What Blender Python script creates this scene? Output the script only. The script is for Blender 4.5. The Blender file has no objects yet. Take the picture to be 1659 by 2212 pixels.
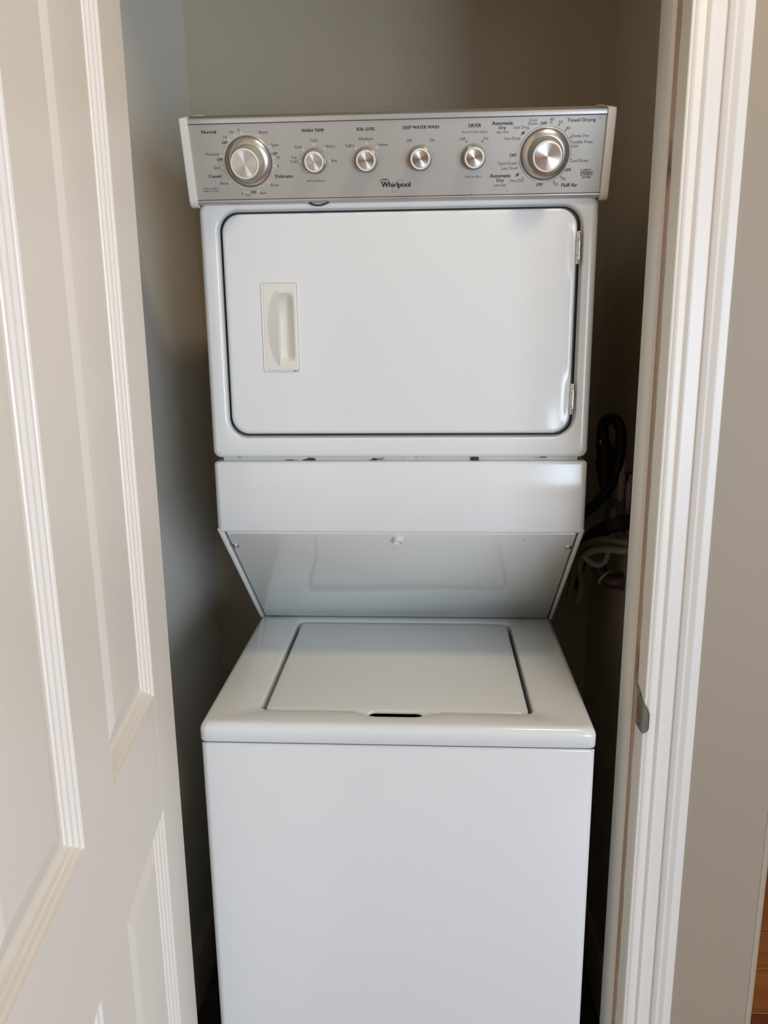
import bpy, bmesh, math, random
from mathutils import Vector, Matrix

scene = bpy.context.scene
COL = scene.collection
random.seed(7)

# ------------------------------------------------------------------ camera
cam_data = bpy.data.cameras.new('camera')
cam = bpy.data.objects.new('camera', cam_data)
COL.objects.link(cam)
cam_data.sensor_fit = 'HORIZONTAL'
cam_data.sensor_width = 36.0
cam_data.lens = 36.0 * 1736.3 / 1659.0
cam_data.clip_start = 0.02
YAW, PITCH, ROLL = 0.05767, 0.22946, -0.010899
fw = Vector((-math.sin(YAW) * math.cos(PITCH), math.cos(YAW) * math.cos(PITCH), -math.sin(PITCH)))
rt = Vector((math.cos(YAW), math.sin(YAW), 0))
up = rt.cross(fw)
rt2 = math.cos(ROLL) * rt + math.sin(ROLL) * up
up2 = -math.sin(ROLL) * rt + math.cos(ROLL) * up
m = Matrix((rt2, up2, -fw)).transposed().to_4x4()
m.translation = Vector((0.0507, -1.2823, 1.5076))
cam.matrix_world = m
scene.camera = cam

# ------------------------------------------------------------------ world, lights, exposure
world = bpy.data.worlds.new('world')
scene.world = world
world.use_nodes = True
world.node_tree.nodes['Background'].inputs[0].default_value = (0.55, 0.7, 1.0, 1)
world.node_tree.nodes['Background'].inputs[1].default_value = 0.6


def area(name, loc, rot, sx, sy, power, color, spread=180):
    l = bpy.data.lights.new(name, 'AREA')
    l.shape = 'RECTANGLE'
    l.size, l.size_y = sx, sy
    l.energy = power
    l.color = color
    l.spread = math.radians(spread)
    o = bpy.data.objects.new(name, l)
    o.location = loc
    o.rotation_euler = rot
    COL.objects.link(o)
    return o


R90 = math.pi / 2
# daylight through the window behind the camera (inside the window opening, facing +Y)
area('window_daylight', (1.80, -3.93, 1.28), (R90, 0, 0), 0.95, 1.3, 68, (0.67, 0.82, 1.0))
# daylight from the window on the right side of the room
area('side_window_daylight', (2.32, -3.05, 1.10), (R90, 0, R90), 1.5, 1.5, 52, (0.76, 0.88, 1.0))
# warm ceiling fixture of the hall
area('ceiling_lamp_light', (0.50, -0.62, 2.70), (0, 0, 0), 0.22, 0.22, 8, (1.0, 0.78, 0.51))

vs = scene.view_settings
vs.view_transform = 'Standard'
vs.look = 'None'
vs.gamma = 1.0
vs.use_curve_mapping = False
vs.exposure = 0.0

# ------------------------------------------------------------------ materials


def mat(name, col, rough=0.5, metal=0.0, coat=0.0, noise=0.0, nscale=8.0, bump=0.0, bscale=60.0,
        dirt=None, spec=0.5, stretch=(1, 1, 1)):
    m = bpy.data.materials.new(name)
    m.use_nodes = True
    nt = m.node_tree
    b = nt.nodes['Principled BSDF']
    b.inputs['Base Color'].default_value = (*col, 1)
    b.inputs['Roughness'].default_value = rough
    b.inputs['Metallic'].default_value = metal
    b.inputs['Coat Weight'].default_value = coat
    b.inputs['Coat Roughness'].default_value = 0.12
    b.inputs['Specular IOR Level'].default_value = spec
    geo = nt.nodes.new('ShaderNodeNewGeometry')
    mp = nt.nodes.new('ShaderNodeMapping')
    mp.inputs['Scale'].default_value = stretch
    nt.links.new(geo.outputs['Position'], mp.inputs['Vector'])
    cur = None
    if noise > 0:
        n = nt.nodes.new('ShaderNodeTexNoise')
        n.inputs['Scale'].default_value = nscale
        n.inputs['Detail'].default_value = 5
        nt.links.new(mp.outputs[0], n.inputs['Vector'])
        r = nt.nodes.new('ShaderNodeMapRange')
        r.inputs[1].default_value = 0.3
        r.inputs[2].default_value = 0.7
        r.inputs[3].default_value = 1 - noise
        r.inputs[4].default_value = 1 + noise * 0.4
        nt.links.new(n.outputs[0], r.inputs[0])
        mx = nt.nodes.new('ShaderNodeMix')
        mx.data_type = 'RGBA'
        mx.blend_type = 'MULTIPLY'
        mx.inputs[0].default_value = 1
        mx.inputs[6].default_value = (*col, 1)
        nt.links.new(r.outputs[0], mx.inputs[7])
        cur = mx.outputs[2]
    if dirt:
        dcol, thr, ds, dstr = dirt
        n = nt.nodes.new('ShaderNodeTexNoise')
        n.inputs['Scale'].default_value = ds
        n.inputs['Detail'].default_value = 8
        mp2 = nt.nodes.new('ShaderNodeMapping')
        mp2.inputs['Scale'].default_value = dstr
        nt.links.new(geo.outputs['Position'], mp2.inputs['Vector'])
        nt.links.new(mp2.outputs[0], n.inputs['Vector'])
        r = nt.nodes.new('ShaderNodeMapRange')
        r.inputs[1].default_value = thr
        r.inputs[2].default_value = thr + 0.06
        nt.links.new(n.outputs[0], r.inputs[0])
        mx = nt.nodes.new('ShaderNodeMix')
        mx.data_type = 'RGBA'
        mx.inputs[6].default_value = (*col, 1)
        if cur is not None:
            nt.links.new(cur, mx.inputs[6])
        mx.inputs[7].default_value = (*dcol, 1)
        nt.links.new(r.outputs[0], mx.inputs[0])
        cur = mx.outputs[2]
    if cur is not None:
        nt.links.new(cur, b.inputs['Base Color'])
    if bump > 0:
        n = nt.nodes.new('ShaderNodeTexNoise')
        n.inputs['Scale'].default_value = bscale
        n.inputs['Detail'].default_value = 3
        nt.links.new(mp.outputs[0], n.inputs['Vector'])
        bp = nt.nodes.new('ShaderNodeBump')
        bp.inputs['Strength'].default_value = bump
        bp.inputs['Distance'].default_value = 0.001
        nt.links.new(n.outputs[0], bp.inputs['Height'])
        nt.links.new(bp.outputs[0], b.inputs['Normal'])
    return m


M = {}
M['enamel'] = mat('white_enamel', (0.77, 0.782, 0.768), 0.17, noise=0.015, nscale=3, bump=0.02, bscale=6)
M['enamel_seam'] = mat('soiled_enamel', (0.62, 0.62, 0.60), 0.4, dirt=((0.03, 0.025, 0.02), 0.60, 30, (1, 1, 3)))
M['enamel_panel'] = mat('white_enamel_panel', (0.79, 0.805, 0.78), 0.07, coat=0.4, noise=0.02, nscale=4,
                        dirt=((0.35, 0.27, 0.18), 0.76, 22, (1, 1, 1)))
M['plastic_white'] = mat('white_plastic', (0.78, 0.76, 0.70), 0.38)
M['handle_white'] = mat('handle_plastic', (0.78, 0.76, 0.69), 0.32)
M['dark_gap'] = mat('dark_gap', (0.03, 0.03, 0.032), 0.6)
M['gap_grey'] = mat('gap_grey', (0.13, 0.135, 0.145), 0.4)
M['silver'] = mat('silver_paint', (0.50, 0.485, 0.44), 0.38, metal=0.45, noise=0.04, nscale=14)
M['silver_trim'] = mat('silver_trim', (0.56, 0.54, 0.51), 0.3, metal=0.6, noise=0.05, nscale=20)
M['console_dark'] = mat('console_grey', (0.17, 0.15, 0.13), 0.5)
M['chrome'] = mat('chrome', (0.78, 0.76, 0.72), 0.16, metal=1.0)
M['knob_grey'] = mat('knob_grey', (0.26, 0.245, 0.205), 0.35, metal=0.15)
M['knob_clear'] = mat('knob_smoky', (0.34, 0.31, 0.22), 0.18, coat=0.5, noise=0.25, nscale=60)
M['dial'] = mat('dial_chrome', (0.60, 0.58, 0.55), 0.33, metal=1.0)
M['ring_white'] = mat('ring_white', (0.85, 0.83, 0.78), 0.3)
M['pointer'] = mat('pointer_silver', (0.75, 0.73, 0.69), 0.3, metal=0.5)
M['ink'] = mat('black_ink', (0.025, 0.02, 0.02), 0.6)
M['ink_white'] = mat('white_ink', (0.80, 0.78, 0.73), 0.5)
M['door_paint'] = mat('door_paint', (0.87, 0.80, 0.705), 0.36, noise=0.012, nscale=3, bump=0.03, bscale=25, stretch=(1, 1, .25))
M['mold_paint'] = mat('molding_paint', (0.86, 0.80, 0.725), 0.34, bump=0.08, bscale=40, stretch=(1, 1, .12))
M['trim_paint'] = mat('trim_paint', (0.79, 0.75, 0.695), 0.36, noise=0.02, nscale=6, bump=0.35, bscale=30, stretch=(1, 1, .15),
                      dirt=((0.22, 0.16, 0.11), 0.775, 35, (1, 1, .35)))
M['jamb_paint'] = mat('jamb_paint', (0.84, 0.80, 0.71), 0.4, noise=0.05, nscale=7, bump=0.25, bscale=22, stretch=(1, 1, .12),
                      dirt=((0.22, 0.16, 0.10), 0.74, 30, (1, 1, .3)))
M['jamb_stain'] = mat('jamb_stain', (0.50, 0.38, 0.28), 0.5, noise=0.25, nscale=9, stretch=(1, 1, .25),
                      dirt=((0.13, 0.09, 0.05), 0.63, 18, (1, 1, .25)))
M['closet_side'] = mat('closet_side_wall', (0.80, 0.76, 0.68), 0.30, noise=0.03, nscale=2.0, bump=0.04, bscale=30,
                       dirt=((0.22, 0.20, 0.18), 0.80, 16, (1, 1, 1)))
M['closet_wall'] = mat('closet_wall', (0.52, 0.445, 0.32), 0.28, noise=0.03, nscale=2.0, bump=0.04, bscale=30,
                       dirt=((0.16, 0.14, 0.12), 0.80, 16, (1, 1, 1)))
M['room_wall'] = mat('room_wall', (0.36, 0.295, 0.215), 0.55, noise=0.015, nscale=2.0, bump=0.05, bscale=120)
M['wall_bead_lit'] = mat('corner_bead_lit', (0.41, 0.345, 0.255), 0.5)  # wall colour lightened to paint in the light caught by the rounded corner
M['ceiling'] = mat('ceiling_paint', (0.78, 0.74, 0.67), 0.8)
M['closet_floor'] = mat('closet_floor', (0.10, 0.07, 0.05), 0.7, noise=0.6, nscale=9)
M['wood'] = [mat('wood_%d' % i, c, 0.32, noise=0.30, nscale=5, stretch=(.35, 5, 1)) for i, c in
             enumerate([(0.42, 0.125, 0.03), (0.27, 0.07, 0.02), (0.50, 0.165, 0.04)])]
M['black_rubber'] = mat('black_rubber', (0.012, 0.012, 0.013), 0.5)
M['hose'] = mat('braided_hose', (0.42, 0.37, 0.27), 0.38, bump=1.0, bscale=260)
M['hook'] = mat('hook_plastic', (0.34, 0.37, 0.39), 0.4)
M['brown_pipe'] = mat('brown_pipe', (0.07, 0.035, 0.02), 0.4)
M['plate'] = mat('outlet_plate', (0.55, 0.50, 0.42), 0.4)
M['rust'] = mat('rust', (0.22, 0.10, 0.03), 0.8, noise=0.4, nscale=200)
M['strike'] = mat('strike_metal', (0.30, 0.28, 0.25), 0.38, metal=0.85, noise=0.1, nscale=60)
M['raw_wood'] = mat('raw_wood', (0.22, 0.11, 0.05), 0.7, noise=0.3, nscale=60)
M['glass_sky'] = mat('exterior_white', (0.6, 0.7, 0.8), 0.8)
M['door_face'] = M['enamel']


def brushed(name, col):
    """radially brushed disc: anisotropic highlights turning about the local Z axis"""
    m = mat(name, col, 0.30, metal=1.0)
    nt = m.node_tree
    b = nt.nodes['Principled BSDF']
    b.inputs['Anisotropic'].default_value = 0.92
    t = nt.nodes.new('ShaderNodeTangent')
    t.direction_type = 'RADIAL'
    t.axis = 'Z'
    nt.links.new(t.outputs[0], b.inputs['Tangent'])
    return m


M['brushed'] = brushed('brushed_cap', (0.74, 0.73, 0.68))

# ------------------------------------------------------------------ mesh helpers


def link(o, parent=None):
    COL.objects.link(o)
    if parent is not None:
        o.parent = parent
    return o


def build(name, bm, material, parent=None, smooth=35, loc=None, rot=None):
    bmesh.ops.recalc_face_normals(bm, faces=bm.faces)
    me = bpy.data.meshes.new(name)
    bm.to_mesh(me)
    bm.free()
    mats = material if isinstance(material, (list, tuple)) else [material]
    for k in mats:
        me.materials.append(k)
    if smooth:
        for p in me.polygons:
            p.use_smooth = True
        me.set_sharp_from_angle(angle=math.radians(smooth))
    o = bpy.data.objects.new(name, me)
    link(o, parent)
    if loc is not None:
        o.location = loc
    if rot is not None:
        o.rotation_euler = rot
    return o


def thing(name, label, cat, loc=(0, 0, 0), rot=(0, 0, 0), group=None):
    o = bpy.data.objects.new(name, None)
    o.empty_display_size = 0.05
    COL.objects.link(o)
    o.location = loc
    o.rotation_euler = rot
    o['label'] = label
    o['category'] = cat
    if group:
        o['group'] = group
    return o


def tag(o, label, cat, group=None):
    o['label'] = label
    o['category'] = cat
    if group:
        o['group'] = group
    return o


def struct(o):
    o['kind'] = 'structure'
    return o


def box(bm, x0, x1, y0, y1, z0, z1, bev=0.0, segs=2, mi=0):
    r = bmesh.ops.create_cube(bm, size=1)
    vs_ = r['verts']
    for v in vs_:
        v.co = Vector(((x0 + x1) / 2 + v.co.x * (x1 - x0), (y0 + y1) / 2 + v.co.y * (y1 - y0), (z0 + z1) / 2 + v.co.z * (z1 - z0)))
    if bev > 0:
        es = list({e for v in vs_ for e in v.link_edges})
        bmesh.ops.bevel(bm, geom=es, offset=bev, segments=segs, affect='EDGES', profile=0.5)
    return bm


def boxm(*a, **k):
    bm = bmesh.new()
    box(bm, *a, **k)
    return bm


def rr(a0, a1, b0, b1, r, n=6, m=1):
    """rounded rectangle loop in 2D, always 4*(n+m) points"""
    pts = []
    cs = [(a1 - r, b0 + r, -90), (a1 - r, b1 - r, 0), (a0 + r, b1 - r, 90), (a0 + r, b0 + r, 180)]
    for ci, (cx, cy, s) in enumerate(cs):
        for i in range(n + 1):
            t = math.radians(s + 90 * i / n)
            pts.append((cx + r * math.cos(t), cy + r * math.sin(t)))
        nx = cs[(ci + 1) % 4]
        t = math.radians(s + 90)
        p = pts[-1]
        q = (nx[0] + r * math.cos(t), nx[1] + r * math.sin(t))
        for j in range(1, m):
            pts.append((p[0] + (q[0] - p[0]) * j / m, p[1] + (q[1] - p[1]) * j / m))
    return pts


def loft(bm, loops, cap0=False, cap1=False, mi=0, closed=True):
    vl = [[bm.verts.new(p) for p in lp] for lp in loops]
    n = len(vl[0])
    for a, b in zip(vl[:-1], vl[1:]):
        for i in range(n if closed else n - 1):
            j = (i + 1) % n
            f = bm.faces.new((a[i], a[j], b[j], b[i]))
            f.material_index = mi
    if cap0:
        bm.faces.new(vl[0]).material_index = mi
    if cap1:
        bm.faces.new(vl[-1]).material_index = mi
    return vl


def lathe(bm, prof, n=48, mis=None, cap=True):
    """prof: (radius, z); spun about Z"""
    loops = []
    for k, (r, z) in enumerate(prof):
        loops.append([(r * math.cos(2 * math.pi * i / n), r * math.sin(2 * math.pi * i / n), z) for i in range(n)])
    vl = [[bm.verts.new(p) for p in lp] for lp in loops]
    for k, (a, b) in enumerate(zip(vl[:-1], vl[1:])):
        for i in range(n):
            j = (i + 1) % n
            f = bm.faces.new((a[i], a[j], b[j], b[i]))
            f.material_index = mis[k] if mis else 0
    if cap:
        f = bm.faces.new(vl[-1])
        f.material_index = mis[-1] if mis else 0
    return bm


def spline(pts, sub=8):
    P = [Vector(p) for p in pts]
    P = [P[0] * 2 - P[1]] + P + [P[-1] * 2 - P[-2]]
    out = []
    for i in range(1, len(P) - 2):
        for k in range(sub):
            t = k / sub
            a, b, c, d = P[i - 1], P[i], P[i + 1], P[i + 2]
            out.append(0.5 * ((2 * b) + (-a + c) * t + (2 * a - 5 * b + 4 * c - d) * t * t + (-a + 3 * b - 3 * c + d) * t ** 3))
    out.append(P[-2])
    return out


def tube(bm, pts, r, n=14, sub=8, caps=True, smooth_path=True):
    P = spline(pts, sub) if smooth_path else [Vector(p) for p in pts]
    up_ = Vector((0.13, 0.21, 0.97)).normalized()
    loops = []
    for i, p in enumerate(P):
        t = (P[min(i + 1, len(P) - 1)] - P[max(i - 1, 0)]).normalized()
        s = t.cross(up_).normalized()
        up_ = s.cross(t).normalized()
        rad = r(i / (len(P) - 1), i) if callable(r) else r
        loops.append([p + (s * math.cos(2 * math.pi * k / n) + up_ * math.sin(2 * math.pi * k / n)) * rad for k in range(n)])
    loft(bm, loops, caps, caps)
    return bm


def tubem(*a, **k):
    bm = bmesh.new()
    tube(bm, *a, **k)
    return bm


def extrude_profile(bm, prof, z0, z1, axis='z', closed=True, cap=True):
    """prof in 2D; axis z: (x,y) swept in z ; axis x: (y,z) swept in x"""
    if axis == 'z':
        lo = [[(p[0], p[1], z) for p in prof] for z in (z0, z1)]
    else:
        lo = [[(x, p[0], p[1]) for p in prof] for x in (z0, z1)]
    loft(bm, lo, cap, cap, closed=closed)
    return bm

# ================================================================== ROOM SHELL
WF = -0.185      # room face of the closet wall
WB = -0.065      # closet face of the closet wall
XL, XR, YB = -0.48, 0.442, 0.62   # closet interior
JX = 0.36        # right jamb face
JL = -0.366      # left jamb face
ZC = 2.75        # ceiling
HZ = 2.36        # head of the opening

# floor: oak boards over a dark sub floor
floor = struct(build('floor', boxm(-2.3, 2.5, -4.1, 2.5, -0.08, -0.018), M['closet_floor'], smooth=0))
rowh = 0.13
meshes = {}
y = 0.384 - rowh * 34
row = 0
while y < 2.5:
    x = -2.3 - random.random() * 0.9
    while x < 2.5:
        L_ = random.choice((0.9, 1.2, 1.5))
        x1 = min(x + L_, 2.5)
        x0 = max(x, -2.3)
        # boards run over the room floor only, not into the closet
        if x1 - x0 > 0.05 and y + rowh < 2.55:
            yc = y + rowh / 2
            segs = [(x0, x1)]
            if yc > WF - 0.02:
                segs = [(a, b) for a, b in ((x0, min(x1, XL - 0.12)), (max(x0, XR + 0.128), x1)) if b - a > 0.05] if yc < YB + 0.1 else segs
            for a, b in segs:
                key = (round(b - a, 3), random.randrange(3))
                if key not in meshes:
                    bm = bmesh.new()
                    box(bm, 0, key[0] - 0.0016, 0, rowh - 0.0022, 0, 0.018, 0.001, 1)
                    bmesh.ops.recalc_face_normals(bm, faces=bm.faces)
                    me = bpy.data.meshes.new('floorboard')
                    bm.to_mesh(me)
                    bm.free()
                    me.materials.append(M['wood'][key[1]])
                    meshes[key] = me
                o = bpy.data.objects.new('floorboard', meshes[key])
                link(o, floor)
                o.location = (a, y, -0.018)
        x += L_
    y += rowh
    row += 1

# closet
struct(build('floor_closet', boxm(XL - 0.1, XR + 0.1, WF, YB + 0.1, -0.018, 0.0), M['closet_floor'], smooth=0))
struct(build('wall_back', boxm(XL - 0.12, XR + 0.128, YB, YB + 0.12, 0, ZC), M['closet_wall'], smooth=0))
struct(build('wall_left', boxm(XL - 0.12, XL, WB, YB, 0, ZC), M['closet_side'], smooth=0))
# right wall: closet skin inside, room paint outside, rounded corner bead at the free end
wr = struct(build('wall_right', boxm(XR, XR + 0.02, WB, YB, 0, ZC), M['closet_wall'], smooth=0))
# wall pier right of the door, room side paint
bm = bmesh.new()
r_ = 0.012
prof = [(JX + 0.012, WB), (JX + 0.012, WF)]
XE = 0.5695
for i in range(9):
    t = math.radians(-90 + 90 * i / 8)
    prof.append((XE - r_ + r_ * math.cos(t), WF + r_ + r_ * math.sin(t)))
prof += [(XE, YB + 0.12), (XR + 0.02, YB + 0.12), (XR + 0.02, WB)]
extrude_profile(bm, prof, 0, ZC)
pier = struct(build('wall_front_right', bm, M['room_wall'], smooth=40))
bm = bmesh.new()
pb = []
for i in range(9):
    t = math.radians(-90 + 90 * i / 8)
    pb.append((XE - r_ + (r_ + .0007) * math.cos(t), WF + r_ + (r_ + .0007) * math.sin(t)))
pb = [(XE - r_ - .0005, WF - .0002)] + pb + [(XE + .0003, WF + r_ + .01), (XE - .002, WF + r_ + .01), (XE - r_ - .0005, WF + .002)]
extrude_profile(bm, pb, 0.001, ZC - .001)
build('corner_bead_lit', bm, M['wall_bead_lit'], pier, smooth=50)  # thin strip over the rounded corner, its highlight put into the colour
struct(build('wall_front_left', boxm(-2.2, JL - 0.018, WF, -0.10, 0, ZC), M['room_wall'], smooth=0))
struct(build('wall_front_header', boxm(JL - 0.018, JX + 0.012, WF, WB, HZ + 0.018, ZC), M['room_wall'], smooth=0))
struct(build('ceiling', boxm(-2.3, 2.5, -4.1, 2.5, ZC, ZC + 0.1), M['ceiling'], smooth=0))
# outer room
struct(build('wall_hall_left', boxm(-2.3, -2.2, -4.0, 2.4, 0, ZC), M['room_wall'], smooth=0))
struct(build('wall_hall_end', boxm(-2.2, 2.4, 2.4, 2.5, 0, ZC), M['room_wall'], smooth=0))
# right hall wall with a window opening
bm = bmesh.new()
box(bm, 2.4, 2.5, -4.0, -3.85, 0, ZC)
box(bm, 2.4, 2.5, -2.25, 2.5, 0, ZC)
box(bm, 2.4, 2.5, -3.85, -2.25, 0, 0.3)
box(bm, 2.4, 2.5, -3.85, -2.25, 1.9, ZC)
struct(build('wall_hall_right', bm, M['room_wall'], smooth=0))
bm = bmesh.new()
box(bm, -2.3, 0.95, -4.1, -4.0, 0, ZC)
box(bm, 2.3, 2.5, -4.1, -4.0, 0, ZC)
box(bm, 0.95, 2.3, -4.1, -4.0, 0, 0.55)
box(bm, 0.95, 2.3, -4.1, -4.0, 2.05, ZC)
struct(build('wall_hall_back', bm, M['room_wall'], smooth=0))


def window_frame(name, a0, a1, z0, z1, place):
    bm = bmesh.new()
    for (p0, p1, q0, q1) in ((a0, a1, z0, z0 + .05), (a0, a1, z1 - .05, z1), (a0, a0 + .05, z0, z1), (a1 - .05, a1, z0, z1),
                             (a0, a1, (z0 + z1) / 2 - .02, (z0 + z1) / 2 + .02)):
        if place == 'y':
            box(bm, p0, p1, -4.08, -4.03, q0, q1, 0.004, 1)
        else:
            box(bm, 2.43, 2.48, p0, p1, q0, q1, 0.004, 1)
    return struct(build(name, bm, M['trim_paint'], smooth=0))


window_frame('window_1', 0.95, 2.3, 0.55, 2.05, 'y')
window_frame('window_2', -3.85, -2.25, 0.3, 1.9, 'x')

# baseboards inside the closet
def baseboard(name, x0, x1, y0, y1, axis):
    bm = bmesh.new()
    h = 0.118
    if axis == 'xl':   # along Y, on the left wall
        prof = [(x0, 0), (x0 + .014, 0), (x0 + .014, h - .02), (x0 + .009, h - .006), (x0 + .004, h), (x0, h)]
        loft(bm, [[(p[0], yy, p[1]) for p in prof] for yy in (y0, y1)], True, True)
    elif axis == 'xr':
        prof = [(x0, 0), (x0 - .014, 0), (x0 - .014, h - .02), (x0 - .009, h - .006), (x0 - .004, h), (x0, h)]
        loft(bm, [[(p[0], yy, p[1]) for p in prof] for yy in (y0, y1)], True, True)
    else:
        prof = [(y1, 0), (y1 - .014, 0), (y1 - .014, h - .02), (y1 - .009, h - .006), (y1 - .004, h), (y1, h)]
        loft(bm, [[(xx, p[0], p[1]) for p in prof] for xx in (x0, x1)], True, True)
    return struct(build(name, bm, M['closet_wall'], smooth=20))


baseboard('baseboard_left', XL, 0, WB, YB, 'xl')
baseboard('baseboard_right', XR, 0, WB, YB, 'xr')
baseboard('baseboard_back', XL + .014, XR - .014, 0, YB, 'b')

# ---- right jamb: board, stop, worn stained strip
jm = boxm(JX, JX + 0.018, -0.2015, WB, 0, HZ, 0.0025, 3)
jamb = struct(build('trim_1', jm, M['jamb_paint'], smooth=40))
jamb['label'] = 'white painted door jamb on the right of the closet opening'
bm = bmesh.new()
# stop molding: flat face toward the opening with an eased corner
sp = [(JX, -0.1525), (0.3555, -0.1545), (0.3515, -0.1510), (0.3500, -0.1460), (0.3500, -0.0990), (0.3520, -0.0950), (JX, -0.0950)]
extrude_profile(bm, sp, 0, HZ)
build('door_stop', bm, M['jamb_paint'], jamb, smooth=30)
bm = bmesh.new()
N_ = 90
for s in range(N_):
    pass
# irregular stained seam between stop and jamb
loops = []
for i in range(N_ + 1):
    z = HZ * i / N_
    w = 0.0052 + 0.0016 * math.sin(i * 1.7) + 0.0012 * math.sin(i * .37)
    loops.append([(JX - 0.0003, -0.1545 - w, z), (JX - 0.0012, -0.1545 - w * .5, z), (JX - 0.0034, -0.1536, z), (JX + 0.001, -0.1536, z), (JX + .001, -0.1545 - w, z)])
loft(bm, loops, True, True)
build('caulk_seam', bm, M['jamb_stain'], jamb, smooth=60)
# head and left jamb
struct(build('trim_2', boxm(JL - 0.018, JX + .012, -0.2015, WB, HZ, HZ + 0.018, 0.0015, 1), M['jamb_paint'], smooth=0))
struct(build('trim_3', boxm(JL - 0.018, JL, -0.2015, -0.10, 0, HZ, 0.0015, 1), M['jamb_paint'], smooth=0))

# ---- fluted casing
cas = [(0.0, -.0150), (0.0012, -.0172), (0.0040, -.0180), (0.0060, -.0168), (0.0072, -.0138), (0.0080, -.0136), (0.0088, -.0150), (0.0098, -.0152),
       (0.0106, -.0138), (0.0126, -.0134), (0.0146, -.0150), (0.0166, -.0176), (0.0188, -.0188), (0.0206, -.0182), (0.0216, -.0160),
       (0.0222, -.0142), (0.0234, -.0140), (0.0390, -.0140), (0.0396, -.0152), (0.0400, -.0172), (0.0420, -.0192), (0.0460, -.0206), (0.0480, -.0200),
       (0.0490, -.0180), (0.0496, -.0172), (0.0510, -.0176), (0.0545, -.0204), (0.0568, -.0210), (0.0584, -.0200), (0.0590, -.0180), (0.0600, -.0176),
       (0.0690, -.0176), (0.0702, -.0168), (0.0706, -.0150), (0.0706, 0.0), (0.0, 0.0)]


def casing_side(name, x_in, sgn, ztop):
    bm = bmesh.new()
    prof = [(x_in + sgn * p[0], WF + p[1] * 1.0) for p in cas]
    # mitred head: inner edge lower than outer edge
    lo = [[(p[0], p[1], 0.0) for p in prof], [(p[0], p[1], ztop + abs(p[0] - x_in)) for p in prof]]
    loft(bm, lo, True, True)
    return struct(build(name, bm, M['trim_paint'], smooth=28))


casing_side('trim_4', JX + 0.0035, 1, HZ - 0.002)
casing_side('trim_5', JL - 0.0035, -1, HZ - 0.002)
bm = bmesh.new()
lo = [[(JL - 0.0035 - p[0], WF + p[1], HZ - 0.002 + p[0]) for p in cas], [(JX + 0.0035 + p[0], WF + p[1], HZ - 0.002 + p[0]) for p in cas]]
loft(bm, lo, True, True)
struct(build('trim_6', bm, M['trim_paint'], smooth=28))

# ================================================================== CEILING LAMP (behind the camera)
cl = thing('ceiling_lamp', 'flush round frosted ceiling lamp in the hall outside the closet', 'lamp', (0.50, -0.62, ZC))
bm = bmesh.new()
lathe(bm, [(0.0, 0.0), (0.17, 0.0), (0.17, -0.02), (0.165, -0.028), (0.0, -0.028)], 40, cap=False)
build('lamp_base', bm, M['silver_trim'], cl)

# ================================================================== CLOSET DOOR (open, left)
DA = math.radians(7.5)
door = bpy.data.objects.new('door_1', None)
COL.objects.link(door)
door['kind'] = 'structure'
door['label'] = 'open cream painted panel door swung toward the camera on the left'
door.matrix_world = Matrix(((math.sin(DA), math.cos(DA), 0, -0.3222), (-math.cos(DA), math.sin(DA), 0, -0.22), (0, 0, 1, 0), (0, 0, 0, 1)))
DW_, DT, DZ0, DZ1 = 0.748, 0.035, 0.012, 2.345
S = [0.0, 0.1145, 0.3240, 0.4300, 0.6390, DW_]
Z = [DZ0, 0.255, 0.872, 1.039, 2.235, DZ1]
for a, b in ((S[0], S[1]), (S[4], S[5])):
    build('stile', boxm(a, b, -DT, 0, DZ0, DZ1, 0.0008, 1), M['door_paint'], door, smooth=0)
for a, b in ((Z[0], Z[1]), (Z[2], Z[3]), (Z[4], Z[5])):
    build('rail', boxm(S[1] - .0001, S[4] + .0001, -DT + .0001, -.0001, a, b), M['door_paint'], door, smooth=0)
for a, b in ((Z[1], Z[2]), (Z[3], Z[4])):
    build('mullion', boxm(S[2], S[3], -DT + .0001, -.0001, a - .0001, b + .0001), M['door_paint'], door, smooth=0)


def inset_loop(s0, s1, z0, z1, t, yy):
    return [(s0 + t, yy, z0 + t), (s1 - t, yy, z0 + t), (s1 - t, yy, z1 - t), (s0 + t, yy, z1 - t)]


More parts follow.
